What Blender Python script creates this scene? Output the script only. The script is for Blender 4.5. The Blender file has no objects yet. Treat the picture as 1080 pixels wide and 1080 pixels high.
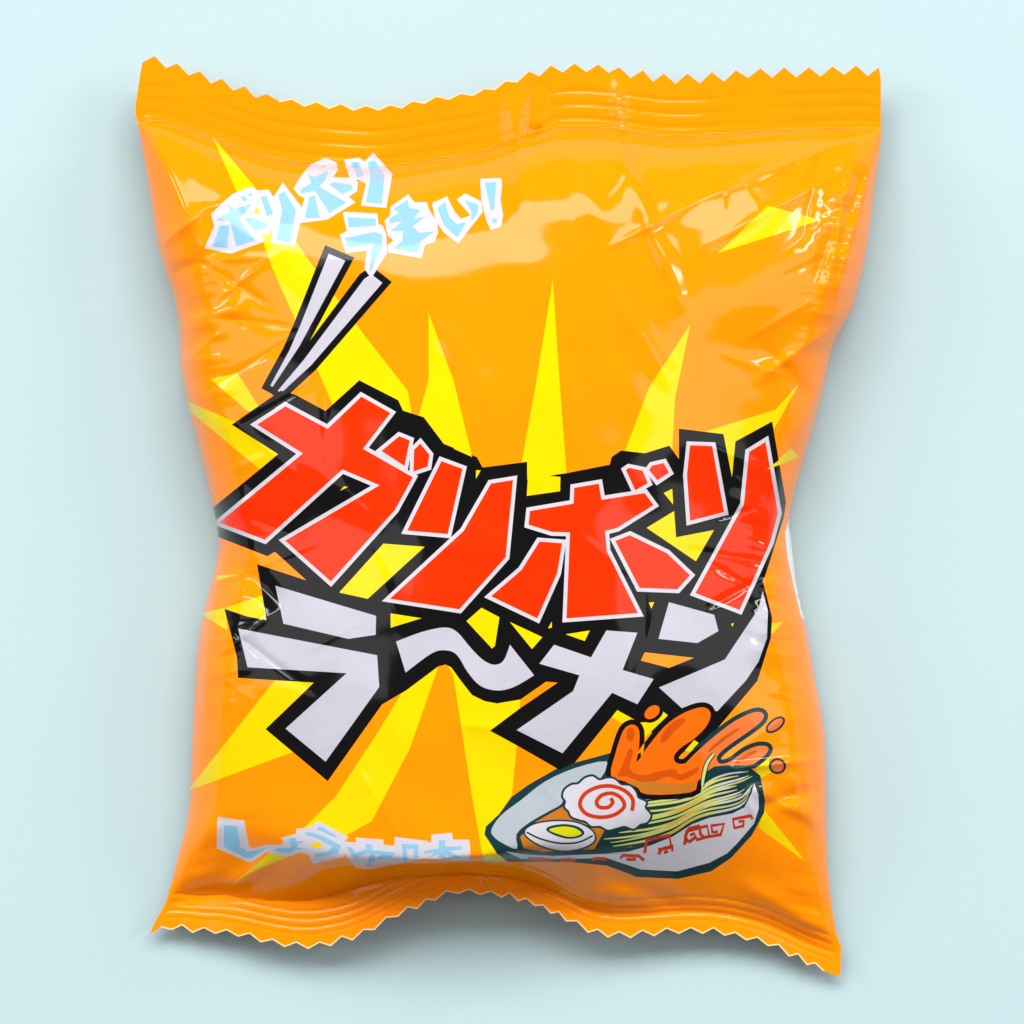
import bpy, math, random
import numpy as np
from mathutils import Vector
from mathutils.geometry import delaunay_2d_cdt

scene = bpy.context.scene
C = scene.collection

# ------------------------------------------------------------------ camera
S = 0.00012            # metres on the table top per photo pixel
DIST = 0.62            # camera height above the table top
cam_d = bpy.data.cameras.new('camera')
cam = bpy.data.objects.new('camera', cam_d)
C.objects.link(cam)
cam.location = (0, 0, DIST)
cam.rotation_euler = (0, 0, 0)
cam_d.sensor_fit = 'HORIZONTAL'
cam_d.angle = 2 * math.atan(540 * S / DIST)
cam_d.clip_start = 0.01
cam_d.clip_end = 50
scene.camera = cam

# ------------------------------------------------------------------ world, lamps, exposure
world = bpy.data.worlds.new('World')
scene.world = world
world.use_nodes = True
bg = world.node_tree.nodes['Background']
bg.inputs['Color'].default_value = (0.95, 0.98, 1.0, 1)
bg.inputs['Strength'].default_value = 0.18


def area(name, loc, target, sx, sy, watts, col=(1, 1, 1)):
    d = bpy.data.lights.new(name, 'AREA')
    d.shape = 'RECTANGLE'
    d.size = sx
    d.size_y = sy
    d.energy = watts
    d.color = col
    o = bpy.data.objects.new(name, d)
    C.objects.link(o)
    o.location = loc
    v = Vector(target) - Vector(loc)
    o.rotation_euler = v.to_track_quat('-Z', 'Y').to_euler()
    return o


area('key_softbox', (-0.04, 1.02, 1.36), (0, 0, 0), 1.90, 0.66, 43.0)
area('left_softbox', (-1.05, 0.05, 1.05), (0, 0, 0), 0.45, 1.20, 4.0)
area('right_softbox', (1.05, 0.05, 1.05), (0, 0, 0), 0.45, 1.20, 4.2)
area('left_strip', (-0.55, 0.20, 0.34), (0, 0, 0), 0.05, 0.28, 1.2)
area('right_strip', (0.55, 0.22, 0.36), (0, 0, 0), 0.05, 0.28, 1.5)

scene.view_settings.view_transform = 'Standard'
scene.view_settings.look = 'None'
scene.view_settings.exposure = 0.0
scene.view_settings.gamma = 1.0
scene.view_settings.use_curve_mapping = False


# ------------------------------------------------------------------ materials
def srgb(r, g, b):
    def f(c):
        c = c / 255.0
        return c / 12.92 if c <= 0.04045 else ((c + 0.055) / 1.055) ** 2.4
    return (f(r), f(g), f(b))


MATS = {}


def film(name, rgb, rough=0.09, k=0.92, var=0.05, spec=0.5):
    """Printed glossy film: the ink colour with a faint uneven print density and a faint film ripple."""
    m = bpy.data.materials.new(name)
    m.use_nodes = True
    nt = m.node_tree
    b = nt.nodes['Principled BSDF']
    col = [c * k for c in srgb(*rgb)]
    tc = nt.nodes.new('ShaderNodeTexCoord')
    n1 = nt.nodes.new('ShaderNodeTexNoise')
    n1.inputs['Scale'].default_value = 900
    n1.inputs['Detail'].default_value = 3
    nt.links.new(tc.outputs['Object'], n1.inputs['Vector'])
    mix = nt.nodes.new('ShaderNodeMix')
    mix.data_type = 'RGBA'
    mix.inputs['A'].default_value = (*[c * (1 - var) for c in col], 1)
    mix.inputs['B'].default_value = (*[min(1, c * (1 + var)) for c in col], 1)
    nt.links.new(n1.outputs['Fac'], mix.inputs['Factor'])
    nt.links.new(mix.outputs['Result'], b.inputs['Base Color'])
    n2 = nt.nodes.new('ShaderNodeTexNoise')
    n2.inputs['Scale'].default_value = 260
    n2.inputs['Detail'].default_value = 2
    nt.links.new(tc.outputs['Object'], n2.inputs['Vector'])
    bp = nt.nodes.new('ShaderNodeBump')
    bp.inputs['Strength'].default_value = 0.02
    bp.inputs['Distance'].default_value = 0.0004
    nt.links.new(n2.outputs['Fac'], bp.inputs['Height'])
    nt.links.new(bp.outputs['Normal'], b.inputs['Normal'])
    b.inputs['Roughness'].default_value = rough
    b.inputs['IOR'].default_value = 1.29
    b.inputs['Specular IOR Level'].default_value = spec
    MATS[name] = m
    return m


film('orange_film', (255, 137, 0), k=0.97, var=0.03)
film('yellow_ink', (240, 208, 0), k=0.85)
film('black_ink', (14, 13, 14), k=1.0, var=0.1)
film('teal_ink', (20, 52, 56), k=1.0)
film('red_ink', (255, 46, 0))
film('white_ink', (230, 224, 232), k=0.66)
film('lavender_white_ink', (222, 217, 230), k=0.61)
film('sky_blue_ink', (156, 210, 244), k=0.66)
film('grey_ink', (190, 198, 206), k=0.7)
film('broth_ink', (206, 122, 36), k=0.75)
film('splash_ink', (255, 108, 8), k=0.8)
film('splash_pale_ink', (236, 120, 56), k=0.8)
film('splash_dark_ink', (216, 84, 10), k=0.75)
film('noodle_ink', (226, 230, 130), k=0.68)
film('noodle_gold_ink', (236, 196, 70), k=0.68)
film('yolk_ink', (224, 222, 14), k=0.72)
film('brown_red_ink', (206, 60, 20), k=0.75)
film('film_edge', (250, 206, 150), rough=0.3)
film('foil_back', (236, 236, 236), rough=0.25)

gm = bpy.data.materials.new('pale_cyan_paper')
gm.use_nodes = True
nt = gm.node_tree
gb = nt.nodes['Principled BSDF']
tc = nt.nodes.new('ShaderNodeTexCoord')
nz = nt.nodes.new('ShaderNodeTexNoise')
nz.inputs['Scale'].default_value = 700
nz.inputs['Detail'].default_value = 4
nt.links.new(tc.outputs['Object'], nz.inputs['Vector'])
mx = nt.nodes.new('ShaderNodeMix')
mx.data_type = 'RGBA'
mx.inputs['A'].default_value = (0.388, 0.512, 0.532, 1)
mx.inputs['B'].default_value = (0.398, 0.523, 0.543, 1)
nt.links.new(nz.outputs['Fac'], mx.inputs['Factor'])
nt.links.new(mx.outputs['Result'], gb.inputs['Base Color'])
gb.inputs['Roughness'].default_value = 0.75
gb.inputs['Specular IOR Level'].default_value = 0.2

# ------------------------------------------------------------------ the setting
gmesh = bpy.data.meshes.new('ground')
gmesh.from_pydata([(-3, -3, 0), (3, -3, 0), (3, 3, 0), (-3, 3, 0)], [], [(0, 1, 2, 3)])
ground = bpy.data.objects.new('ground', gmesh)
gmesh.materials.append(gm)
ground['kind'] = 'structure'
ground['label'] = 'smooth pale cyan table top under the packet'
C.objects.link(ground)

# ------------------------------------------------------------------ packet outline (traced from the photo, photo pixels)
TOP_TIPS = [(163, 59), (187, 67), (211, 75), (234, 83), (258, 91), (281, 99), (308, 104), (334, 107), (360, 109), (386, 111),
            (412, 110), (435, 106), (460, 101), (486, 98), (511, 93), (533, 85), (557, 75), (581, 69), (606, 67), (631, 68), (653, 71),
            (678, 74), (700, 77.5), (725, 77.5), (751, 76), (776, 74), (802, 72), (827, 71), (853, 71), (878, 70), (903, 69)]
TOP_START, TOP_END = (150, 66), (927, 71)
BOT_TIPS = [(181, 981), (203, 984), (227, 985), (251, 988), (275, 994), (300, 999), (325, 1001), (349, 998), (372, 992), (395, 981),
            (420, 967), (440, 959), (459, 950), (483, 943), (506, 944), (529, 947), (546, 951), (564, 956), (581, 964), (597, 972), (620, 984),
            (641, 989), (665, 989.5), (690, 987.5), (716, 985), (741, 985), (764, 987), (787, 992), (810, 998), (832, 1009), (851, 1018),
            (868, 1024)]
BOT_START, BOT_END = (158, 986), (886, 1030)
LEFT = [(150, 66), (146, 90), (143, 110), (143, 121), (147, 137), (152, 168), (158, 203), (162, 232), (167, 262), (176, 292), (184, 314),
        (188, 338), (190, 362), (190, 387), (197, 423), (209, 470), (217, 502), (224, 533), (229, 555), (231, 575), (227, 600), (219, 628), (212, 657),
        (207, 695), (205, 727), (202, 790), (200, 847), (197, 868), (189, 898), (182, 928), (174, 954), (163, 973), (158, 986)]
RIGHT = [(927, 71), (929, 85), (929, 147), (925, 180), (921, 207), (917, 246), (911, 281), (899, 326), (886, 350), (877, 368), (869, 408),
         (860, 444), (851, 474), (842, 505), (835, 530), (832, 552), (836, 585), (839, 612), (844, 636), (850, 660), (861, 723), (867, 752), (870, 775),
         (871, 800), (871.5, 827), (872, 870), (873, 914), (877, 955), (882, 984), (887, 998), (886, 1030)]


def interp(pts, key, val, q):
    p = sorted(pts, key=lambda t: t[key])
    return np.interp(q, [t[key] for t in p], [t[val] for t in p])


def smooth_interp(pts, key, val, q, w):
    """interp of a table averaged over +-w so that no kink shows in the surface."""
    r = 0
    for k in range(-3, 4):
        r = r + interp(pts, key, val, q + k * w / 3.0)
    return r / 7.0


def Lx(y): return interp(LEFT, 1, 0, y)
def Rx(y): return interp(RIGHT, 1, 0, y)


TOPC = [TOP_START] + TOP_TIPS + [TOP_END]
BOTC = [BOT_START] + BOT_TIPS + [BOT_END]
def Ty(x): return smooth_interp(TOPC, 0, 1, x, 14)
def By(x): return smooth_interp(BOTC, 0, 1, x, 14)


def valley(a, b, depth):
    return ((a[0] + b[0]) / 2, (a[1] + b[1]) / 2 + depth)


rnd = random.Random(4)
outline = []
top = [TOP_START] + TOP_TIPS + [TOP_END]
outline.append(TOP_START)
for i in range(1, len(top)):
    if i > 1 and i < len(top):
        x = top[i][0]
        dpt = 10.5 if x > 650 else (9.5 if x < 300 else 5.5)
        if 560 < x < 655: dpt = 8
        dpt *= rnd.uniform(0.85, 1.1)
        outline.append(valley(top[i - 1], top[i], dpt))
    outline.append(top[i])
outline += RIGHT[1:-1]
bot = [BOT_START] + BOT_TIPS + [BOT_END]
rb = list(reversed(bot))
outline.append(rb[0])
for i in range(1, len(rb)):
    if 1 < i:
        outline.append(valley(rb[i - 1], rb[i], -6.0 * rnd.uniform(0.8, 1.2)))
    if i < len(rb) - 1:
        outline.append(rb[i])
outline += list(reversed(LEFT))[0:-1]

# ------------------------------------------------------------------ the pillow shape: heights in mm as a function of photo pixels
rng = np.random.RandomState(7)
WAVES = []
for lam, amp, n in ((190, 0.07, 7), (75, 0.016, 9), (34, 0.0025, 9)):
    for k in range(n):
        th = rng.uniform(0, math.pi)
        l = lam * rng.uniform(0.75, 1.3)
        WAVES.append((math.cos(th) * 2 * math.pi / l, math.sin(th) * 2 * math.pi / l, rng.uniform(0, 6.28), amp))


def ss(t):
    t = np.clip(t, 0, 1)
    return t * t * (3 - 2 * t)


def circ(t):
    t = np.clip(t, 0, 1)
    return np.sqrt(np.maximum(0, 1 - (1 - t) ** 2))


# creases: x0 y0 x1 y1 half-width amplitude(mm) sharp(1)/round(0)
CREASES = [
    (152, 128, 232, 300, 10, 0.55, 0), (165, 262, 220, 218, 7, 0.6, 1), (175, 292, 238, 262, 8, -0.5, 0), (188, 345, 262, 320, 10, 0.6, 0),
    (190, 385, 240, 345, 8, 0.45, 1), (198, 330, 226, 560, 12, 0.5, 0), (230, 575, 300, 640, 12, -0.5, 0), (229, 560, 262, 520, 9, 0.5, 0),
    (231, 580, 212, 760, 10, 0.5, 0),
    (540, 90, 552, 230, 12, 0.45, 0), (572, 78, 560, 160, 8, -0.4, 0), (645, 72, 660, 200, 9, 0.55, 1), (652, 150, 705, 290, 9, 0.55, 0),
    (590, 140, 640, 250, 14, 0.4, 0), (735, 212, 900, 146, 5, 0.5, 1), (740, 262, 880, 185, 9, 0.45, 1), (640, 262, 740, 210, 4, 0.3, 1), (700, 255, 720, 330, 10, 0.4, 0),
    (925, 155, 878, 330, 8, 1.2, 1), (900, 170, 868, 320, 6, 0.7, 1), (905, 190, 860, 300, 10, -0.6, 0), (885, 340, 800, 400, 10, 0.8, 1), (870, 400, 835, 470, 10, 0.7, 0),
    (862, 430, 800, 360, 9, -0.5, 0), (832, 552, 800, 700, 12, 0.6, 0), (834, 560, 770, 520, 12, 0.4, 0), (826, 470, 806, 610, 8, 0.6, 0),
    (871, 800, 760, 812, 7, 0.75, 1), (866, 830, 800, 850, 7, -0.6, 0), (848, 805, 858, 880, 7, 0.6, 1), (872, 870, 790, 830, 8, 0.6, 0),
    (835, 812, 845, 860, 6, 0.5, 1), (770, 800, 800, 870, 7, 0.5, 1),
    (640, 300, 720, 420, 12, 0.3, 0), (460, 340, 520, 420, 16, 0.3, 0), (470, 560, 560, 590, 20, 0.35, 0), (300, 470, 420, 560, 18, 0.3, 0),
    (480, 765, 560, 770, 10, 0.25, 1),
    (238, 938, 290, 905, 10, 0.7, 0), (180, 945, 260, 940, 9, -0.7, 0), (510, 935, 530, 905, 7, 0.6, 1), (560, 950, 700, 940, 12, 0.6, 0),
    (640, 925, 720, 955, 10, -0.5, 0), (380, 940, 470, 918, 8, 0.4, 0), (885, 990, 780, 930, 12, 0.6, 0), (180, 930, 230, 860, 12, 0.5, 0),
]


def table(q, xs, ys):
    """np.interp smoothed over 60 px"""
    return sum(np.interp(q + d, xs, ys) for d in range(-60, 61, 15)) / 9.0


def knee(t):
    """straight rise to 1 with a tight fold at the top"""
    t = np.clip(t, 0, 3)
    k = 9.0
    return -np.log((np.exp(-k * t) + np.exp(-k)) / (1 + np.exp(-k))) / k


WBX = list(range(140, 900, 20))
WBY = sum(np.interp(np.array(WBX) + d, [158, 250, 370, 400, 440, 480, 560, 640, 760, 886], [22, 42, 56, 50, 33, 20, 24, 26, 24, 26]) for d in (-24, -12, 0, 12, 24)) / 5


_r = random.Random(21)
for _k in range(64):
    side = _k % 4
    if side in (0, 1):
        cy = _r.uniform(150, 900)
        e = float(Lx(cy)) if side == 0 else float(Rx(cy))
        sg = 1 if side == 0 else -1
        x0 = e + sg * _r.uniform(4, 40)
        ln = _r.uniform(35, 120)
        an = _r.uniform(-0.7, 0.7)
        CREASES.append((x0, cy, x0 + sg * ln * math.cos(an), cy + ln * math.sin(an), _r.uniform(2.5, 5.5), _r.choice((-1, 1)) * _r.uniform(0.08, 0.26), 1))
    elif side == 2:
        cx = _r.uniform(180, 900)
        y0 = float(Ty(cx)) + _r.uniform(60, 90)
        ln = _r.uniform(30, 110)
        an = _r.uniform(-0.6, 0.6) + (0.5 if cx < 300 else 0) - (0.5 if cx > 780 else 0)
        CREASES.append((cx, y0, cx + ln * math.sin(an), y0 + ln * math.cos(an), _r.uniform(2.5, 5), _r.choice((-1, 1)) * _r.uniform(0.06, 0.20), 1))
    else:
        cx, cy = _r.uniform(250, 830), _r.uniform(200, 880)
        ln = _r.uniform(50, 150)
        an = _r.uniform(0, 6.28)
        CREASES.append((cx, cy, cx + ln * math.sin(an), cy + ln * math.cos(an), _r.uniform(3, 6), _r.choice((-1, 1)) * _r.uniform(0.03, 0.09), 1))


def seam_z(x, y):
    """height of the seals and of the side folds"""
    zt = table(x, [143, 260, 400, 560, 640, 760, 930], [7.5, 7.0, 6.5, 8.5, 8.0, 7.0, 6.0])
    zb = table(x, [158, 230, 330, 480, 560, 640, 760, 886], [2.6, 4.5, 6.5, 9.5, 9.0, 7.0, 5.5, 2.4])
    t = ss((y - 150) / 760.0)
    zm = -2.0 * ss((y - 80) / 300) * ss((980 - y) / 250)
    return (zt * (1 - t) + zb * t + zm) * 0.85


def body(x, y):
    """0..1 fullness of the pillow"""
    ws = 66.0
    wb = np.interp(x, WBX, WBY)
    dT = np.clip((y - Ty(x)) - ws, 0, 2000)
    dB = np.clip((By(x) - y) - wb, 0, 2000)
    Lb = table(x, [158, 250, 330, 400, 450, 540, 620, 700, 886], [90, 84, 46, 16, 12, 15, 70, 105, 130])
    gt = 0.62 * circ(dT / 100) + 0.38 * (1 - (1 - np.clip(dT / 300, 0, 1)) ** 2)
    sh = table(x, [158, 300, 390, 560, 640, 886], [0.50, 0.58, 0.74, 0.74, 0.52, 0.42])
    gb = sh * knee(dB / Lb) + (1 - sh) * (1 - (1 - np.clip(dB / 300, 0, 1)) ** 2)
    dl = np.clip(x - smooth_interp(LEFT, 1, 0, y, 10), 0, 2000)
    dr = np.clip(smooth_interp(RIGHT, 1, 0, y, 10) - x, 0, 2000)
    fl = 0.52 * circ(dl / 40) + 0.48 * (1 - (1 - np.clip(dl / 250, 0, 1)) ** 2.2)
    fr = 0.52 * circ(dr / 40) + 0.48 * (1 - (1 - np.clip(dr / 250, 0, 1)) ** 2.2)
    return gt * gb * fl * fr, dT, dB, dl, dr


def height(x, y):
    x = np.asarray(x, float)
    y = np.asarray(y, float)
    b, dT, dB, dl, dr = body(x, y)
    h = seam_z(x, y) + 16.5 * b
    inside = ss(dT / 50) * ss(dB / 30) * ss(dl / 14) * ss(dr / 14)
    soft = ss(dl / 10) * ss(dr / 10) * ss((y - Ty(x)) / 30) * ss((By(x) - y) / 16)
    w = 0
    for kx, ky, ph, a in WAVES:
        w = w + a * np.sin(kx * x + ky * y + ph)
    h = h + w * inside
    for (x0, y0, x1, y1, hw, amp, sharp) in CREASES:
        vx, vy = x1 - x0, y1 - y0
        L2 = vx * vx + vy * vy
        L = math.sqrt(L2)
        t = ((x - x0) * vx + (y - y0) * vy) / L2
        d = np.abs((x - x0) * vy - (y - y0) * vx) / L
        along = ss((t + 0.12) / 0.4) * ss((1.12 - t) / 0.4)
        if sharp:
            prof = np.exp(-(np.sqrt(d * d + 4.0) - 2.0) / (hw * 0.8))
        else:
            prof = np.exp(-(d / hw) ** 2)
        h = h + amp * along * prof * soft
    # small gathers that run in from the side folds and from the seals
    g1 = np.sin(2 * math.pi * y / 41 + 1.6 * np.sin(y / 57.0) + x / 38.0)
    g2 = np.sin(2 * math.pi * y / 33 + 1.9 * np.sin(y / 71.0 + 1) - x / 30.0)
    q1 = 0.5 + 0.5 * np.sin(y / 49.0 + 0.6)
    q2 = 0.5 + 0.5 * np.sin(y / 63.0 + 4.0)
    h = h + (0.20 * g1 * np.abs(g1) * q1 * np.exp(-((dl - 26) / 24) ** 2) + 0.22 * g2 * np.abs(g2) * q2 * np.exp(-((dr - 26) / 24) ** 2)) * inside
    g3 = np.sin(2 * math.pi * x / 52 + 1.5 * np.sin(x / 67.0))
    h = h + 0.10 * g3 * np.abs(g3) * np.exp(-((dT - 22) / 22) ** 2) * inside
    # seal ribs
    dt = y - Ty(x)
    rib = -0.09 * (0.5 + 0.5 * np.cos(2 * math.pi * (dt - 28) / 14.5)) ** 3 * ss((dt - 17) / 6) * ss((70 - dt) / 6)
    pinch = 0.8 + 0.35 * np.sin(x / 47.0) + 0.2 * np.sin(x / 19.0 + 1)
    db = By(x) - y
    rib2 = -0.13 * (0.5 + 0.5 * np.cos(2 * math.pi * (db - 14) / 8.5)) ** 2 * ss((db - 12) / 5) * ss((44 - db) / 5)
    h = h + (rib * pinch + rib2) * ss(dl / 12) * ss(dr / 12)
    return h


def height_back(x, y):
    b, dT, dB, dl, dr = body(np.asarray(x, float), np.asarray(y, float))
    sz = seam_z(x, y)
    return sz - 0.12 - (sz - 0.45) * np.clip(b * 1.6, 0, 1)


def place(x, y, h):
    f = (DIST - h * 0.001) / DIST
    return np.stack([(x - 540) * S * f, (540 - y) * S * f, h * 0.001], axis=-1)


def surf(x, y):
    return place(x, y, height(x, y))


def normals(x, y):
    e = 0.7
    du = surf(x + e, y) - surf(x - e, y)
    dv = surf(x, y - e) - surf(x, y + e)
    n = np.cross(du, dv)
    n /= np.linalg.norm(n, axis=-1, keepdims=True)
    n[n[:, 2] < 0] *= -1
    return n


# ------------------------------------------------------------------ artwork helpers
def sc(ox, oy, s, pts):
    return [(ox + x / s, oy + y / s) for x, y in pts]


def area2(p):
    return sum(p[i][0] * p[(i + 1) % len(p)][1] - p[(i + 1) % len(p)][0] * p[i][1] for i in range(len(p)))


def grow(p, d, limit=2.2):
    """mitred outward offset of a polygon"""
    sgn = 1 if area2(p) > 0 else -1
    out = []
    n = len(p)
    for i in range(n):
        a, b, c = p[i - 1], p[i], p[(i + 1) % n]
        e1 = (b[0] - a[0], b[1] - a[1]); e2 = (c[0] - b[0], c[1] - b[1])
        l1 = math.hypot(*e1) or 1; l2 = math.hypot(*e2) or 1
        n1 = (sgn * e1[1] / l1, -sgn * e1[0] / l1); n2 = (sgn * e2[1] / l2, -sgn * e2[0] / l2)
        m = (n1[0] + n2[0], n1[1] + n2[1])
        mm = m[0] ** 2 + m[1] ** 2
        k = 2 * d / mm if mm > 1e-6 else d
        k = min(k, limit * d / max(math.sqrt(mm), 1e-3))
        out.append((b[0] + m[0] * k, b[1] + m[1] * k))
    return out


def spline(p, closed=True, n=6):
    out = []
    N = len(p)
    rng_ = range(N) if closed else range(N - 1)
    for i in rng_:
        if closed:
            a, b, c, d = p[i - 1], p[i], p[(i + 1) % N], p[(i + 2) % N]
        else:
            a, b, c, d = p[max(i - 1, 0)], p[i], p[i + 1], p[min(i + 2, N - 1)]
        for k in range(n):
            t = k / n
            q = []
            for j in (0, 1):
                q.append(0.5 * (2 * b[j] + (c[j] - a[j]) * t + (2 * a[j] - 5 * b[j] + 4 * c[j] - d[j]) * t * t
                                + (3 * b[j] - a[j] - 3 * c[j] + d[j]) * t ** 3))
            out.append(tuple(q))
    if not closed:
        out.append(p[-1])
    return out


def stroke(p, w, taper=0.0, w0=None):
    """polygon round an open polyline"""
    l, r = [], []
    n = len(p)
    for i in range(n):
        a = p[max(i - 1, 0)]; b = p[min(i + 1, n - 1)]
        dx, dy = b[0] - a[0], b[1] - a[1]
        L = math.hypot(dx, dy) or 1
        t = i / (n - 1)
        ww = w / 2
        if taper: ww *= 1 - taper * (abs(2 * t - 1) ** 3)
        l.append((p[i][0] - dy / L * ww, p[i][1] + dx / L * ww))
        r.append((p[i][0] + dy / L * ww, p[i][1] - dx / L * ww))
    return l + r[::-1]


def ell(cx, cy, rx, ry, rot=0, n=26):
    c, s = math.cos(math.radians(rot)), math.sin(math.radians(rot))
    return [(cx + rx * math.cos(t) * c - ry * math.sin(t) * s, cy + rx * math.cos(t) * s + ry * math.sin(t) * c)
            for t in [2 * math.pi * k / n for k in range(n)]]


F = 'front_film'
LAYERS = []      # (object key, material, polygon), painted in this order


def put(key, mat, poly):
    LAYERS.append((key, mat, poly))


# seals are parts of their own
SEAL_T = [(x, float(Ty(np.array(float(x))))) for x in range(120, 960, 12)]
SEAL_B = [(x, float(By(np.array(float(x))))) for x in range(130, 920, 12)]
put('top_seal', 'orange_film', [(x, y - 40) for x, y in SEAL_T] + [(x, y + 68) for x, y in SEAL_T[::-1]])
wbf = lambda x: float(np.interp(x, WBX, WBY)) - 2
put('bottom_seal', 'orange_film', [(x, y + 40) for x, y in SEAL_B] + [(x, y - wbf(x)) for x, y in SEAL_B[::-1]])

# the unprinted cut edge
def edge_line(p, w):
    for a, b in zip(p[:-1], p[1:]):
        dx, dy = b[0] - a[0], b[1] - a[1]
        L = math.hypot(dx, dy)
        ex, ey = dx / L * 0.4, dy / L * 0.4
        key = 'top_seal' if a[1] < 300 else 'bottom_seal'
        put(key, 'film_edge', stroke([(a[0] - ex, a[1] - ey), (b[0] + ex, b[1] + ey)], w))


nt_ = len(TOP_TIPS) * 2 + 2
edge_line([p for p in outline[2:nt_] if 290 < p[0] < 560], 2.0)
i0 = outline.index(BOT_END)
edge_line(outline[i0 + 1:i0 + 2 * len(BOT_TIPS) + 1], 2.8)

# ---- sunburst printed on the film
Y = 'yellow_ink'
for p in (
    [(224, 144), (267, 195), (312, 255), (333, 285), (387, 357), (430, 412), (440, 470), (370, 470), (350, 425), (338, 397), (286, 280), (275, 247), (249, 200)],
    [(810, 217), (866, 232), (757, 267)],
    [(222, 400), (250, 393), (275, 432), (262, 434)],
    [(197, 423), (248, 445), (296, 478), (274, 495), (198, 432)],
    [(198, 834), (291, 716), (334, 716), (285, 768), (312, 792)],
    [(211, 647), (240, 640), (277, 628), (283, 657), (238, 645), (240, 665)],
    [(228, 607), (251, 606), (229, 612)],
    [(470, 698), (549, 737), (545, 787), (540, 838), (512, 880), (534, 909), (510, 909), (497, 835), (478, 712)],
    [(238, 938), (284, 900), (324, 870), (354, 840), (400, 770), (430, 720), (462, 704), (432, 790), (392, 866), (367, 880), (303, 904), (262, 921)],
    [(744, 455), (818, 432), (843, 404), (823, 441), (816, 452), (772, 506), (762, 475)],
    [(809, 495), (834, 473), (843, 482)],
    [(812, 657), (826, 656), (814, 669)],
    [(805, 853), (800, 873), (849, 908)],
    [(810, 796), (796, 806), (800, 822), (813, 815)],
    [(649, 748), (666, 757), (657, 764), (645, 756)],
    # rays behind the title, running up over the top half of the packet
    [(436, 460), (500, 490), (478, 400), (452, 330), (452, 400)],
    [(548, 500), (598, 505), (590, 400), (583, 295), (566, 400)],
    [(650, 500), (708, 490), (712, 420), (728, 342), (684, 410)],
):
    put(F, Y, p)
# the white back print that comes round the right fold, with specks of its small type
put(F, 'foil_back', [(832, 548), (837, 585), (842, 614), (852, 660), (845, 650), (838, 622), (831, 590), (828, 562)])
for (a, b) in (((832, 556), (836, 560)), ((836, 574), (838, 582)), ((839, 596), (840, 602)), ((842, 627), (844, 633)), ((845, 640), (847, 646))):
    put(F, 'teal_ink', stroke([a, b], 1.2))

# ---- chopsticks
K = 'chopsticks_print'
st = [sc(250, 250, 6, [(580, 105), (685, 150), (395, 690), (225, 948), (210, 940), (330, 720), (400, 560)]),
      sc(250, 250, 6, [(850, 235), (920, 290), (470, 810), (275, 990), (258, 972), (420, 780), (805, 265)])]
for p in st: put(K, 'black_ink', grow(p, 7))
for p in st: put(K, 'lavender_white_ink', p)

# ---- ramen bowl
c5 = lambda p: sc(500, 760, 6, p)
c49 = lambda p: sc(630, 730, 4.909, p)
c45 = lambda p: sc(620, 720, 4.5, p)
c7 = lambda p: sc(540, 600, 4.5, p)
B = 'bowl_print'
put(B, 'teal_ink', c5([(65, 720), (75, 670), (160, 590), (240, 480), (345, 405), (520, 305), (640, 265), (860, 205)]) +
    [(700, 800), (793, 811), (802, 818), (807, 845), (806, 857), (793, 881), (771, 905), (750, 919), (715, 927), (672, 925), (640, 913), (600, 909), (536, 909), (524, 900)])
put(B, 'grey_ink', spline(c5([(110, 690), (170, 600), (300, 500), (450, 385), (640, 300), (840, 258), (800, 365), (740, 375), (650, 400), (575, 450),
                              (555, 525), (480, 570), (350, 645), (268, 720), (272, 812), (180, 775), (125, 735)]), n=3))
put(B, 'broth_ink', c5([(292, 735), (390, 640), (560, 545), (720, 560), (960, 600), (1000, 800), (740, 815), (560, 820), (440, 833), (312, 806)]))
# ---- noodles in the bowl
N_ = 'noodles_print'
gt_ = spline(c49([(120, 560), (250, 537), (350, 530), (440, 520), (520, 500), (600, 445), (690, 415), (800, 405)]), False, 5)
gb_ = spline(c49([(-20, 822), (130, 806), (260, 780), (380, 735), (480, 668), (570, 634), (690, 612), (760, 580), (805, 500)]), False, 5)


def resample(p, n):
    p = np.array(p)
    d = np.concatenate([[0], np.cumsum(np.hypot(*np.diff(p, axis=0).T))])
    q = np.linspace(0, d[-1], n)
    return np.stack([np.interp(q, d, p[:, 0]), np.interp(q, d, p[:, 1])], 1)


put(B, 'broth_ink', c49([(70, 380), (500, 400), (540, 480), (440, 522), (200, 545), (150, 520), (60, 450)]))
ga, gz = resample(gt_, 40), resample(gb_, 40)
put(N_, 'teal_ink', [tuple(q) for q in ga] + [tuple(q) for q in gz[::-1]])
ns = 11
rs = random.Random(3)
for k in range(ns):
    s = (k + 0.5) / ns
    t = np.linspace(0, 1, 40)
    sw = s + 0.035 * np.sin(5 * t + k * 1.7) * np.sin(math.pi * t)
    q = ga * (1 - sw[:, None]) + gz * sw[:, None]
    a = rs.randint(0, 4); b = rs.randint(34, 39)
    w = 2.9 if k % 3 else 2.3
    q = [tuple(v) for v in q]
    put(N_, 'noodle_ink', stroke(q[a:b + 1], w, 0.75))
    if k in (4, 5, 7, 8, 10): put(N_, 'noodle_gold_ink', stroke(q[15:27], w * 0.9, 0.9))
    if k % 2 == 0: put(N_, 'white_ink', stroke(q[28:b], w * 0.8, 0.6))
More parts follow.
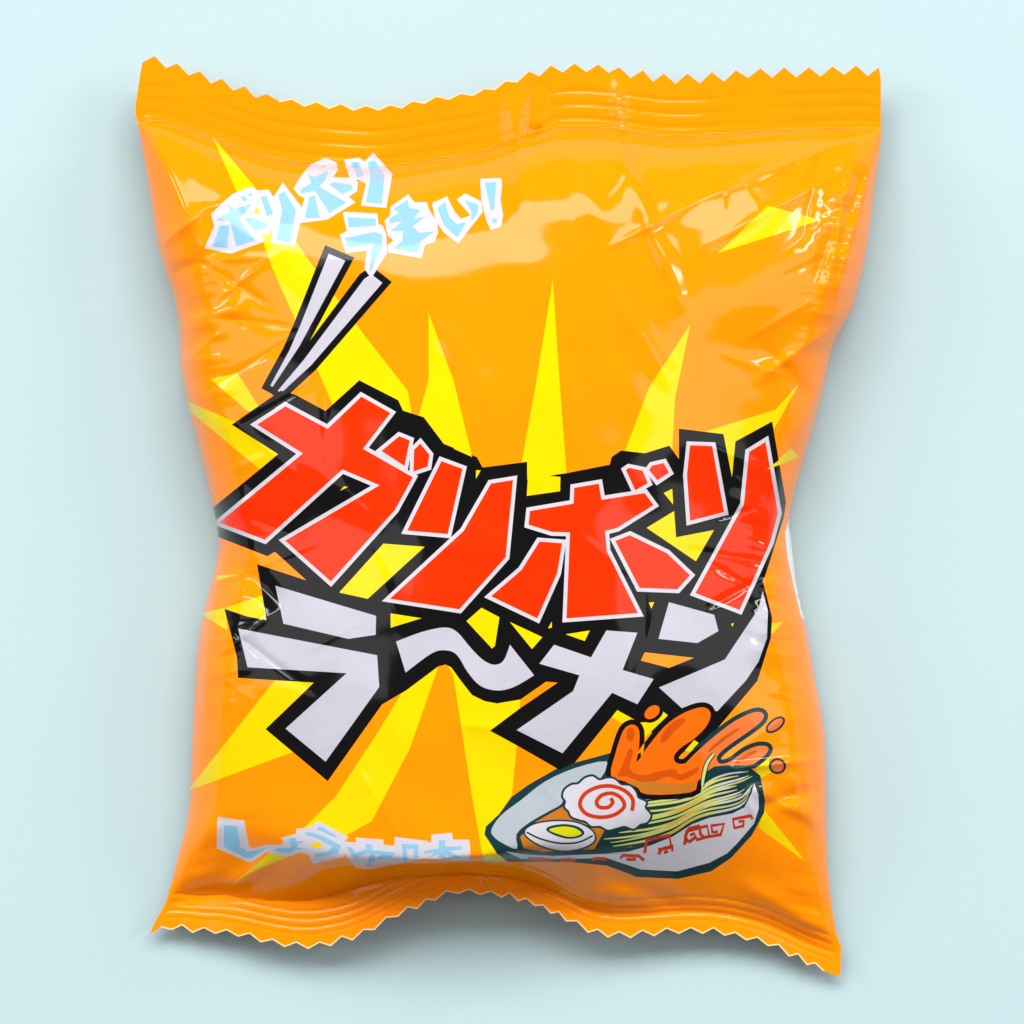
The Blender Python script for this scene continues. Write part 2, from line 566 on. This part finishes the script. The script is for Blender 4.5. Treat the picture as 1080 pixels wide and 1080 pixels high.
# front wall of the bowl
fw = c5([(200, 828), (330, 848), (500, 856), (750, 846), (960, 838)]) + \
    c49([(60, 832), (160, 826), (280, 792), (390, 748), (490, 684), (580, 650), (700, 628), (762, 596), (800, 520), (812, 470), (834, 530), (836, 600),
         (812, 680), (722, 785), (672, 835)]) + [(748, 910), (714, 919), (676, 917), (640, 905), (600, 906), (550, 906)]
put(B, 'teal_ink', grow(fw, 1.6))
put(B, 'white_ink', fw)
for p in (c49([(472, 778), (455, 748), (474, 706), (526, 692), (534, 735), (554, 752), (638, 738), (656, 682), (590, 692), (596, 726), (624, 722)]),
          c49([(472, 778), (510, 750), (500, 732), (480, 742)]),
          c49([(802, 658), (796, 640), (702, 658), (710, 704), (756, 693), (757, 667), (732, 672)]),
          c49([(316, 840), (334, 812), (392, 796), (386, 824)]), c49([(344, 832), (366, 822)]),
          c49([(120, 862), (130, 845), (215, 848), (242, 872)]), c49([(150, 866), (200, 866)]), c5([(340, 874), (430, 878), (500, 884)]),
          c5([(545, 884), (600, 880), (640, 884)]), c5([(745, 880), (780, 872), (835, 876), (830, 884)]),
          [(680, 900), (682, 886), (706, 881), (708, 894), (694, 896)], [(722, 891), (724, 877), (746, 871), (748, 882), (734, 886)]):
    put(B, 'brown_red_ink', stroke(p, 3.6))

# ---- fish cake slice
Fc = 'fish_cake_print'
fc = [(596, 833), (603, 828), (610, 827), (617, 821), (625, 819), (632, 823), (641, 821), (648, 822), (655, 828), (664, 829), (670, 835), (673, 842), (681, 846),
      (680, 852), (686, 860), (682, 867), (675, 869), (668, 874), (659, 871), (650, 873), (641, 875), (633, 871), (624, 871), (618, 866), (611, 864), (603, 861),
      (600, 855), (596, 851), (597, 845), (594, 840)]
fcs = spline(fc, True, 4)
put(Fc, 'teal_ink', grow(fcs, 2.4))
put(Fc, 'white_ink', fcs)
put(Fc, 'brown_red_ink', stroke(spline(c5([(1000, 572), (1004, 500), (955, 445), (870, 415), (780, 422), (700, 465), (670, 530), (710, 590), (800, 612), (890, 595), (950, 545),
                                           (930, 490), (870, 460), (805, 475), (775, 515), (795, 548), (850, 548), (878, 515), (862, 492)]), False, 5), 4.2))
# ---- halved egg
E_ = 'egg_print'
eg = spline(c5([(328, 692), (390, 655), (500, 638), (620, 642), (700, 668), (756, 712), (756, 765), (680, 806), (560, 822), (430, 792), (338, 735)]), True, 4)
put(E_, 'teal_ink', grow(eg, 1.8))
put(E_, 'white_ink', eg)
put(E_, 'teal_ink', stroke(spline(c5([(332, 706), (420, 748), (540, 776), (660, 770), (752, 728)]), False, 5), 1.9))
put(E_, 'teal_ink', spline(c5([(455, 690), (490, 665), (580, 655), (660, 672), (698, 708), (670, 738), (590, 748), (500, 722)]), True, 4))
put(E_, 'yolk_ink', spline(c5([(475, 692), (510, 677), (580, 670), (645, 684), (680, 712), (650, 730), (590, 734), (520, 714)]), True, 4))

# ---- title: one black ground with gaps, then every character in white and red
T = 'title_backing'
put(T, 'black_ink', [
    (244.4, 447.8), (296, 412), (311, 416), (343.3, 433.3), (378.9, 401), (420, 422), (425, 433), (447, 440), (456, 452), (468, 468), (503, 482), (509, 493),
    (556, 487), (556, 506), (590, 500), (597, 499), (643, 490), (645, 482), (655, 475), (680, 478), (706, 470), (716, 484), (716, 452), (763, 457.8), (772, 503),
    (775.6, 465.6), (814.4, 444.4), (829, 530), (826.7, 545.6), (805, 614), (814.4, 651), (813, 673), (799, 718), (757.8, 767), (735, 790), (700, 785), (680, 765),
    (651, 749), (606.7, 804), (590, 812), (571, 801), (544, 785.6), (516.7, 770.7), (549, 746.5), (588, 720), (576, 719), (549, 737.8), (524, 742), (511, 739.5),
    (497.8, 733), (486, 718), (476, 704), (470, 701), (462, 703), (429, 727.8), (403, 743), (345.6, 824), (280, 769), (331, 720), (251, 715), (250, 694), (236.7, 642), (260, 650),
    (281, 654), (271, 595), (323, 612), (290, 582), (282, 586.7), (231, 566.7), (222, 552), (224.4, 535.6), (293.3, 479)])
for p in ([(404.4, 573.3), (447.8, 576.7), (387.8, 631.6), (357.8, 624.9)], [(478, 473), (493, 472), (498, 482)], [(502, 496), (507, 496), (502, 505)],
          [(557, 500), (591, 503), (590.7, 518), (555.6, 523)], [(412, 647), (444.5, 652), (412, 662)], [(507.8, 641), (526.7, 651), (522, 681), (519, 684), (492, 655)],
          [(537.8, 656), (572, 672), (561, 684.5)], [(582, 655.6), (582, 662), (578, 662.7)], [(596.7, 669), (622, 665), (616.7, 676)],
          [(684.4, 635.5), (690, 635), (687, 641.8)], [(700, 520), (709, 515.6), (710, 532)], [(682, 556.7), (711, 539), (713, 566.7), (753, 559), (734, 592)],
          [(358.5, 517.5), (363, 513), (367, 513.5)], [(771, 658), (774, 657), (772.5, 661)],
          c7([(715, 675), (740, 695), (630, 800), (605, 730), (660, 725)])):
    put(T, Y, p)
put(T, 'orange_film', [(680, 688), (732, 693.8), (705.6, 704.4), (676, 696.7)])

k1 = lambda p: sc(210, 400, 4.5, p)
k2 = lambda p: sc(380, 440, 4.5, p)
k3 = lambda p: sc(540, 430, 4.5, p)
k4 = lambda p: sc(630, 430, 4.5, p)
k5 = lambda p: sc(210, 590, 4.5, p)
k6 = lambda p: sc(400, 600, 4.5, p)
k8 = lambda p: sc(640, 600, 4.5, p)
red_chars = [
    [k1([(275, 215), (410, 128), (610, 235), (770, 82), (908, 160), (778, 330), (1015, 465), (930, 620), (625, 960), (408, 766), (856, 503), (680, 428), (312, 762), (95, 680), (492, 352)]),
     k1([(865, 340), (950, 270), (1000, 290), (975, 412)]), k2([(255, 155), (285, 125), (328, 178), (320, 235), (252, 258)])],
    [k2([(385, 208), (485, 245), (415, 555), (222, 538)]), k2([(620, 315), (725, 298), (690, 665), (470, 912), (140, 862), (490, 540)])],
    [k3([(295, 380), (412, 360), (425, 437), (630, 405), (672, 462), (500, 570), (442, 585), (450, 680), (598, 975), (258, 1000), (275, 592), (190, 590), (78, 555), (85, 490), (292, 455)]),
     k2([(850, 590), (958, 598), (935, 740), (840, 955), (620, 850), (765, 725)]), k3([(490, 632), (560, 605), (735, 690), (845, 795), (785, 862), (605, 855)]),
     k3([(540, 295), (555, 285), (620, 298), (645, 358), (585, 392)]), k3([(650, 295), (665, 275), (720, 262), (745, 308), (690, 345)])],
    [k4([(440, 178), (545, 182), (602, 495), (440, 537), (425, 320)]), k4([(720, 210), (798, 162), (858, 500), (820, 640), (675, 960), (465, 880), (695, 460)])]]
for i, ch in enumerate(red_chars):
    for p in ch: put('title_character%d' % i, 'white_ink', grow(p, 4.0))
for i, ch in enumerate(red_chars):
    for p in ch: put('title_character%d' % i, 'red_ink', p)
put('title_character2', 'black_ink', stroke(k3([(468, 668), (505, 735), (580, 850)]), 1.6))
put('title_character2', 'black_ink', stroke(k3([(465, 608), (495, 600)]), 2.0))
put(F, Y, [(809, 495), (822, 485), (834, 473), (843, 482), (826, 489)])
white_chars = [
    [k5([(362, 125), (840, 268), (838, 358), (708, 377), (400, 305)]), k5([(185, 328), (845, 455), (855, 605), (600, 960), (410, 803), (700, 540), (230, 512)])],
    [spline(k6([(80, 345), (200, 300), (310, 278), (370, 300), (430, 370), (490, 430), (545, 455), (590, 435), (620, 360)]), False, 4)[:-1] +
     spline(k6([(620, 360), (735, 505)]), False, 2)[:-1] +
     spline(k6([(735, 505), (640, 560), (560, 577), (480, 555), (420, 490), (370, 410), (320, 387), (250, 400), (125, 492)]), False, 4)],
    [c7([(448, 292), (595, 303), (525, 480), (672, 523), (595, 642), (475, 588), (240, 875), (22, 765), (290, 580), (320, 505), (130, 450), (200, 360), (375, 420)])],
    [k8([(295, 158), (510, 218), (530, 295), (430, 352), (245, 332)]),
     k8([(248, 563), (420, 490), (560, 430), (640, 310), (720, 190), (740, 105), (765, 200), (760, 330), (720, 440), (660, 530), (525, 675), (355, 660)])]]
for i, ch in enumerate(white_chars):
    for p in ch: put('title_character%d' % (4 + i), 'lavender_white_ink', p)

# ---- soup splash over the rim
P_ = 'soup_splash_print'
s1 = spline(c7([(470, 980), (490, 880), (520, 785), (545, 748), (580, 740), (604, 770), (602, 850), (592, 918), (640, 850), (720, 752), (800, 692), (880, 660), (925, 662), (943, 695),
                (920, 750), (865, 805), (800, 850), (768, 890), (780, 920), (825, 922), (900, 868), (905, 960), (880, 1012), (850, 1060), (640, 1070), (590, 1030), (540, 1010)]), True, 3)
s2 = spline(c45([(440, 420), (500, 345), (600, 255), (700, 180), (790, 140), (830, 145), (830, 175), (780, 220), (700, 275), (640, 320), (612, 355), (628, 385),
                 (680, 372), (740, 328), (800, 302), (848, 302), (855, 325), (810, 370), (760, 392), (600, 398), (530, 460), (480, 440)]), True, 3)
put(P_, 'teal_ink', grow(s2, 4.6))
put(P_, 'black_ink', grow(s1, 5.4))
d1 = ell(540 + 665 / 4.5, 600 + 680 / 4.5, 9, 6, -38)
d2 = ell(620 + 890 / 4.5, 720 + 200 / 4.5, 9.5, 4.2, -38)
d3 = ell(620 + 900 / 4.5, 720 + 396 / 4.5, 6.6, 6, 0)
put(P_, 'black_ink', grow(d1, 4)); put(P_, 'teal_ink', grow(d2, 2.4)); put(P_, 'teal_ink', grow(d3, 2.6))
put(P_, 'splash_pale_ink', s2)
put(P_, 'splash_ink', s1)
put(P_, 'splash_ink', d1); put(P_, 'splash_pale_ink', d2); put(P_, 'splash_pale_ink', d3)
put(P_, 'broth_ink', c7([(540, 1012), (600, 1000), (700, 1010), (800, 1020), (880, 1012), (850, 1060), (640, 1070), (590, 1035)]))
put(P_, 'splash_dark_ink', ell(540 + 562 / 4.5, 600 + 785 / 4.5, 4.5, 7.5, 0))
put(P_, 'splash_dark_ink', spline(c7([(555, 855), (575, 870), (560, 950), (620, 980), (700, 960), (770, 950), (800, 975), (880, 940), (880, 965), (800, 1005), (740, 985), (690, 1005),
                                      (610, 1010), (545, 985), (500, 985), (520, 940)]), True, 3))
put(P_, 'splash_dark_ink', stroke(spline(c7([(820, 712), (760, 755), (708, 825)]), False, 5), 9, 0.7))
put(P_, 'splash_dark_ink', stroke(spline(c45([(720, 215), (640, 270), (570, 330)]), False, 5), 3.4, 0.7))
put(P_, 'splash_dark_ink', stroke(spline(c45([(800, 325), (740, 355), (700, 382)]), False, 5), 4.5, 0.8))
put(P_, Y, c7([(865, 812), (886, 826), (845, 868), (820, 864)]))
tip = spline(c49([(604, 318), (570, 365), (552, 425), (543, 488)]), False, 5)
put(N_, 'teal_ink', stroke(tip, 5.6, 0.3))
put(N_, 'noodle_ink', stroke(tip, 3.2, 0.5))
# fish cake again over the splash outline
put(Fc, 'teal_ink', grow(fcs[6:60], 2.2)); put(Fc, 'white_ink', fcs)
put(Fc, 'brown_red_ink', LAYERS[[i for i, l in enumerate(LAYERS) if l[0] == Fc and l[1] == 'brown_red_ink'][0]][2])

# ---- slogan, top left
a6 = lambda p: sc(210, 140, 6, p)
b5 = lambda p: sc(350, 140, 5.4, p)
W, Bl = 'white_ink', 'sky_blue_ink'
slogan = [
    ('bo', a6([(35, 730), (95, 590), (75, 515), (150, 440), (215, 385), (330, 340), (365, 365), (375, 440), (440, 520), (470, 560), (445, 640), (395, 645), (410, 690), (200, 765)]),
     [a6([(180, 455), (225, 480), (325, 450), (310, 490), (255, 540), (300, 615), (360, 680), (235, 720), (195, 560), (110, 555), (140, 525), (195, 505)]),
      a6([(130, 590), (190, 585), (180, 730), (85, 720)]), a6([(285, 545), (335, 535), (440, 580), (425, 600), (350, 620)]),
      a6([(265, 410), (290, 400), (305, 425), (280, 435)]), a6([(310, 390), (330, 380), (340, 395), (320, 405)])]),
    ('ri', a6([(362, 365), (440, 360), (470, 405), (530, 315), (645, 465), (640, 570), (605, 720), (455, 695), (468, 560), (410, 545)]),
     [a6([(390, 405), (425, 400), (470, 510), (430, 530)]), a6([(500, 390), (540, 370), (612, 490), (575, 695), (490, 680), (525, 490)])]),
    ('bo', a6([(645, 480), (668, 415), (630, 395), (597, 352), (650, 265), (705, 200), (800, 160), (865, 185), (880, 230), (850, 280), (960, 285), (1005, 310), (1000, 370), (945, 405),
               (990, 440), (810, 550), (636, 572)]),
     [a6([(690, 265), (735, 280), (820, 235), (800, 300), (760, 340), (930, 440), (825, 510), (735, 370), (635, 385), (650, 350), (710, 320)]),
      a6([(695, 410), (730, 395), (765, 540), (670, 540)]), a6([(820, 325), (850, 312), (970, 330), (970, 360), (905, 390)]), a6([(770, 212), (792, 205), (800, 216), (780, 224)])]),
    ('ri', b5([(70, 155), (155, 140), (185, 165), (235, 113), (345, 235), (310, 428), (165, 415), (195, 290), (150, 265), (110, 290)]),
     [b5([(115, 170), (150, 165), (185, 240), (145, 260)]), b5([(205, 170), (240, 150), (300, 240), (285, 405), (195, 395), (220, 250)])]),
    ('u', b5([(62, 455), (75, 450), (260, 460), (265, 520), (290, 530), (310, 580), (315, 680), (225, 830), (185, 775), (200, 670), (80, 685), (45, 580), (85, 560)]),
     [b5([(90, 480), (250, 490), (250, 530), (95, 540)]), b5([(75, 600), (240, 565), (285, 580), (290, 640), (215, 800), (225, 665), (240, 630), (90, 655)])]),
    ('ma', b5([(435, 350), (470, 395), (540, 395), (555, 440), (600, 510), (605, 570), (585, 620), (530, 640), (510, 715), (320, 680), (320, 640), (350, 612), (318, 585), (300, 500), (330, 470), (335, 420)]),
     [b5([(430, 380), (350, 435), (385, 455), (325, 490), (330, 515), (400, 505), (335, 560), (405, 560), (400, 620), (345, 660), (490, 685), (505, 620), (588, 560), (500, 570), (458, 535),
          (540, 475), (465, 490), (505, 440), (440, 425)]), ]),
    ('i', b5([(570, 400), (655, 362), (700, 450), (735, 490), (790, 470), (710, 380), (760, 345), (850, 390), (860, 450), (790, 540), (720, 630), (640, 570), (590, 500)]),
     [b5([(600, 430), (645, 395), (670, 480), (710, 520), (768, 508), (715, 598), (640, 530)]), b5([(755, 385), (835, 410), (830, 455), (795, 508), (792, 440)])]),
    ('bang', b5([(845, 262), (965, 258), (970, 300), (960, 380), (975, 465), (965, 535), (905, 555), (880, 500), (850, 380)]),
     [b5([(870, 285), (935, 280), (925, 440), (905, 440)]), b5([(915, 488), (940, 488), (938, 514), (915, 514)])])]
for i, (nm, w, bl) in enumerate(slogan):
    put('slogan_character%d' % i, W, w)
for i, (nm, w, bl) in enumerate(slogan):
    for p in bl: put('slogan_character%d' % i, Bl, p)
put(F, Y, a6([(365, 468), (386, 515), (343, 506)]))

# ---- flavour line, bottom left
d6 = lambda p: sc(210, 840, 6.75, p)
e6 = lambda p: sc(360, 830, 6.75, p)
flav = [
    (d6([(130, 145), (320, 170), (355, 350), (380, 370), (480, 345), (540, 345), (520, 400), (480, 395), (380, 460), (345, 465), (130, 370), (125, 340)]),
     [d6([(178, 205), (270, 210), (295, 360), (345, 395), (480, 365), (380, 440), (340, 440), (175, 360)])]),
    (d6([(500, 346), (585, 345), (600, 320), (580, 295), (695, 265), (760, 300), (800, 345), (780, 415), (720, 400), (620, 430), (490, 397)]),
     [d6([(640, 300), (690, 295), (692, 318), (758, 318), (700, 345), (695, 362), (770, 376), (700, 378), (625, 405), (530, 387), (560, 370), (660, 362), (640, 330)])]),
    (d6([(695, 265), (690, 230), (770, 225), (850, 175), (1065, 290), (1020, 330), (1035, 430), (810, 480), (780, 415), (770, 330)]),
     [d6([(845, 215), (880, 220), (985, 285), (960, 290), (840, 235)]),
      d6([(750, 255), (800, 255), (900, 290), (1010, 350), (990, 405), (830, 435), (825, 405), (920, 390), (950, 360), (850, 305), (760, 275)])]),
    (e6([(0, 395), (20, 390), (110, 395), (100, 360), (300, 375), (300, 410), (385, 420), (390, 548), (200, 588), (105, 575), (25, 480), (0, 450)]),
     [e6([(30, 425), (75, 430), (100, 470), (180, 440), (170, 405), (215, 410), (220, 450), (385, 465), (360, 505), (260, 510), (280, 482), (238, 476), (240, 520), (210, 570), (170, 565),
          (195, 520), (200, 470), (130, 490), (110, 510), (80, 500)])]),
    (e6([(378, 430), (380, 355), (615, 385), (615, 395), (640, 395), (640, 340), (785, 325), (795, 375), (910, 375), (918, 450), (915, 525), (700, 515), (590, 508), (480, 530), (430, 545), (380, 552)]),
     [e6([(430, 405), (550, 410), (545, 509), (515, 510), (515, 440), (465, 440), (470, 527), (440, 535)]),
      e6([(690, 380), (740, 380), (740, 425), (860, 422), (860, 445), (765, 455), (850, 500), (830, 512), (740, 482), (735, 505), (690, 500), (695, 480), (620, 505), (660, 472), (590, 475), (590, 455), (695, 438)])])]
for i, (w, bl) in enumerate(flav):
    put('flavour_character%d' % i, W, w)
for i, (w, bl) in enumerate(flav):
    for p in bl: put('flavour_character%d' % i, Bl, p)
put(F, Y, spline(d6([(790, 348), (840, 322), (880, 345), (830, 364)]), True, 3))

# ------------------------------------------------------------------ one triangulation of the whole front, split by artwork
def subdiv(p, step, closed=True):
    out = []
    n = len(p)
    for i in range(n if closed else n - 1):
        a, b = p[i], p[(i + 1) % n]
        k = max(1, int(math.ceil(math.hypot(b[0] - a[0], b[1] - a[1]) / step)))
        for j in range(k):
            out.append((a[0] + (b[0] - a[0]) * j / k, a[1] + (b[1] - a[1]) * j / k))
    return out


def inside(px, py, poly):
    r = np.zeros(px.shape, bool)
    P = np.array(poly)
    bb = (px >= P[:, 0].min()) & (px <= P[:, 0].max()) & (py >= P[:, 1].min()) & (py <= P[:, 1].max())
    idx = np.nonzero(bb)[0]
    if len(idx) == 0: return r
    x, y = px[idx], py[idx]
    c = np.zeros(len(idx), bool)
    j = len(P) - 1
    for i in range(len(P)):
        xi, yi = P[i]; xj, yj = P[j]
        if yi != yj:
            c ^= ((yi > y) != (yj > y)) & (x < (xj - xi) * (y - yi) / (yj - yi) + xi)
        j = i
    r[idx] = c
    return r


def triangulate(polys, grid, near_edge=True):
    verts, edges = [], []
    for p in polys:
        q = subdiv(p, 6.0)
        b = len(verts)
        verts += q
        edges += [(b + i, b + (i + 1) % len(q)) for i in range(len(q))]
    if grid:
        gx, gy = np.meshgrid(np.arange(140, 935, grid), np.arange(54, 1036, grid))
        gx = gx + (np.arange(gx.shape[0]) % 2)[:, None] * grid / 2
        gx, gy = gx.ravel() + 0.137, gy.ravel() + 0.071
        ok = inside(gx, gy, outline) & (gx - Lx(gy) > 3) & (Rx(gy) - gx > 3)
        verts += list(zip(gx[ok].tolist(), gy[ok].tolist()))
    if near_edge:
        gx, gy = np.meshgrid(np.arange(140, 935, 3.0), np.arange(54, 1036, 1.9))
        gx, gy = gx.ravel() + 0.31, gy.ravel() + 0.17
        dt_, db_ = gy - Ty(gx), By(gx) - gy
        ok = inside(gx, gy, outline) & ((dt_ < 74) | (db_ < 56)) & (gx - Lx(gy) > 3) & (Rx(gy) - gx > 3) & (dt_ > 6) & (db_ > 5)
        verts += list(zip(gx[ok].tolist(), gy[ok].tolist()))
        for yy in np.arange(128, 985, 3.0):
            for d in (0.35, 0.9, 1.7, 3.0, 4.6):
                verts += [(float(Lx(yy)) + d, float(yy)), (float(Rx(yy)) - d, float(yy))]
    vs, es, fs, *_ = delaunay_2d_cdt([Vector(v) for v in verts], edges, [], 0, 1e-4)
    V = np.array([(v.x, v.y) for v in vs])
    Fa = np.array([f for f in fs if len(f) == 3])
    cen = V[Fa].mean(axis=1)
    keep = inside(cen[:, 0], cen[:, 1], outline)
    return V, Fa[keep], cen[keep]


V, Fa, cen = triangulate([outline] + [l[2] for l in LAYERS], 2.5)
keys = [F] + sorted({l[0] for l in LAYERS} - {F})
mats = sorted(MATS)
own = np.zeros(len(Fa), int)
mid = np.full(len(Fa), mats.index('orange_film'))
for key, mat, poly in LAYERS:
    m = inside(cen[:, 0], cen[:, 1], poly)
    own[m] = keys.index(key)
    mid[m] = mats.index(mat)

P3 = surf(V[:, 0], V[:, 1])
N3 = normals(V[:, 0], V[:, 1])
e1 = V[Fa[:, 1]] - V[Fa[:, 0]]; e2 = V[Fa[:, 2]] - V[Fa[:, 0]]
flip = (e1[:, 0] * e2[:, 1] - e1[:, 1] * e2[:, 0]) > 0       # photo y points down
Fa[flip] = Fa[flip][:, ::-1]


def film_mesh(name, sel, parent):
    f = Fa[sel]
    used, inv = np.unique(f.ravel(), return_inverse=True)
    me = bpy.data.meshes.new(name)
    me.from_pydata(P3[used].tolist(), [], inv.reshape(-1, 3).tolist())
    ids = sorted(set(mid[sel].tolist()))
    for i in ids: me.materials.append(MATS[mats[i]])
    lut = {i: k for k, i in enumerate(ids)}
    me.polygons.foreach_set('material_index', [lut[i] for i in mid[sel].tolist()])
    me.polygons.foreach_set('use_smooth', [True] * len(f))
    me.update()
    me.normals_split_custom_set_from_vertices(N3[used].tolist())
    o = bpy.data.objects.new(name, me)
    C.objects.link(o)
    if parent: o.parent = parent
    return o


# ------------------------------------------------------------------ the packet
packet = bpy.data.objects.new('snack_packet', None)
packet['label'] = 'glossy orange pillow packet with red and white katakana title, lying on pale cyan table top'
packet['category'] = 'snack packet'
C.objects.link(packet)


def empty_part(name, label=None):
    o = bpy.data.objects.new(name, None)
    C.objects.link(o)
    o.parent = packet
    if label: o['label'] = label
    return o


title = film_mesh('title_lettering', own == keys.index('title_backing'), packet)
title['label'] = 'large jagged katakana title on a black ground with yellow gaps'
slog = empty_part('slogan_lettering', 'small sky blue slogan with white outline near the top left')
flv = empty_part('flavour_lettering', 'small sky blue flavour name with white outline near the bottom fold')
art = None
bowl = film_mesh('ramen_bowl_print', own == keys.index(B), packet)
bowl['label'] = 'printed white bowl with red key pattern at lower right'
NAMES = {'front_film': ('front_film', packet, None), 'top_seal': ('top_seal', packet, None), 'bottom_seal': ('bottom_seal', packet, None),
         'chopsticks_print': ('chopsticks_print', packet, 'pair of white printed chopsticks outlined in black'),
         N_: ('noodles', bowl, None), Fc: ('fish_cake_slice', bowl, None), E_: ('halved_egg', bowl, None), P_: ('soup_splash', bowl, None)}
for k, key in enumerate(keys):
    if key in (T, B): continue
    sel = own == k
    if not sel.any(): continue
    if key in NAMES:
        nm, par, lab = NAMES[key]
        o = film_mesh(nm, sel, par)
        if lab: o['label'] = lab
    elif key.startswith('title_character'):
        o = film_mesh('title_character', sel, title)
        o['label'] = 'red title character with white outline' if int(key[-1]) < 4 else 'plain white title character'
    elif key.startswith('slogan_character'):
        film_mesh('slogan_character', sel, slog)
    else:
        film_mesh('flavour_character', sel, flv)

# back of the packet and the cut edge all round
V2, F2, c2 = triangulate([outline], 9.0, False)
P2 = place(V2[:, 0], V2[:, 1], height_back(V2[:, 0], V2[:, 1]))
e1 = V2[F2[:, 1]] - V2[F2[:, 0]]; e2 = V2[F2[:, 2]] - V2[F2[:, 0]]
flip = (e1[:, 0] * e2[:, 1] - e1[:, 1] * e2[:, 0]) < 0
F2[flip] = F2[flip][:, ::-1]
rim = subdiv(outline, 6.0)
rx = np.array([p[0] for p in rim]); ry = np.array([p[1] for p in rim])
RT = place(rx, ry, height(rx, ry)); RB = place(rx, ry, height_back(rx, ry))
nb = len(P2); nr = len(rim)
verts = P2.tolist() + RT.tolist() + RB.tolist()
faces = F2.tolist() + [(nb + i, nb + (i + 1) % nr, nb + nr + (i + 1) % nr, nb + nr + i) for i in range(nr)]
me = bpy.data.meshes.new('back_film')
me.from_pydata(verts, [], faces)
me.materials.append(MATS['orange_film']); me.materials.append(MATS['film_edge'])
me.polygons.foreach_set('material_index', [0] * len(F2) + [1] * nr)
me.polygons.foreach_set('use_smooth', [True] * len(faces))
me.update()
back = bpy.data.objects.new('back_film', me)
C.objects.link(back)
back.parent = packet
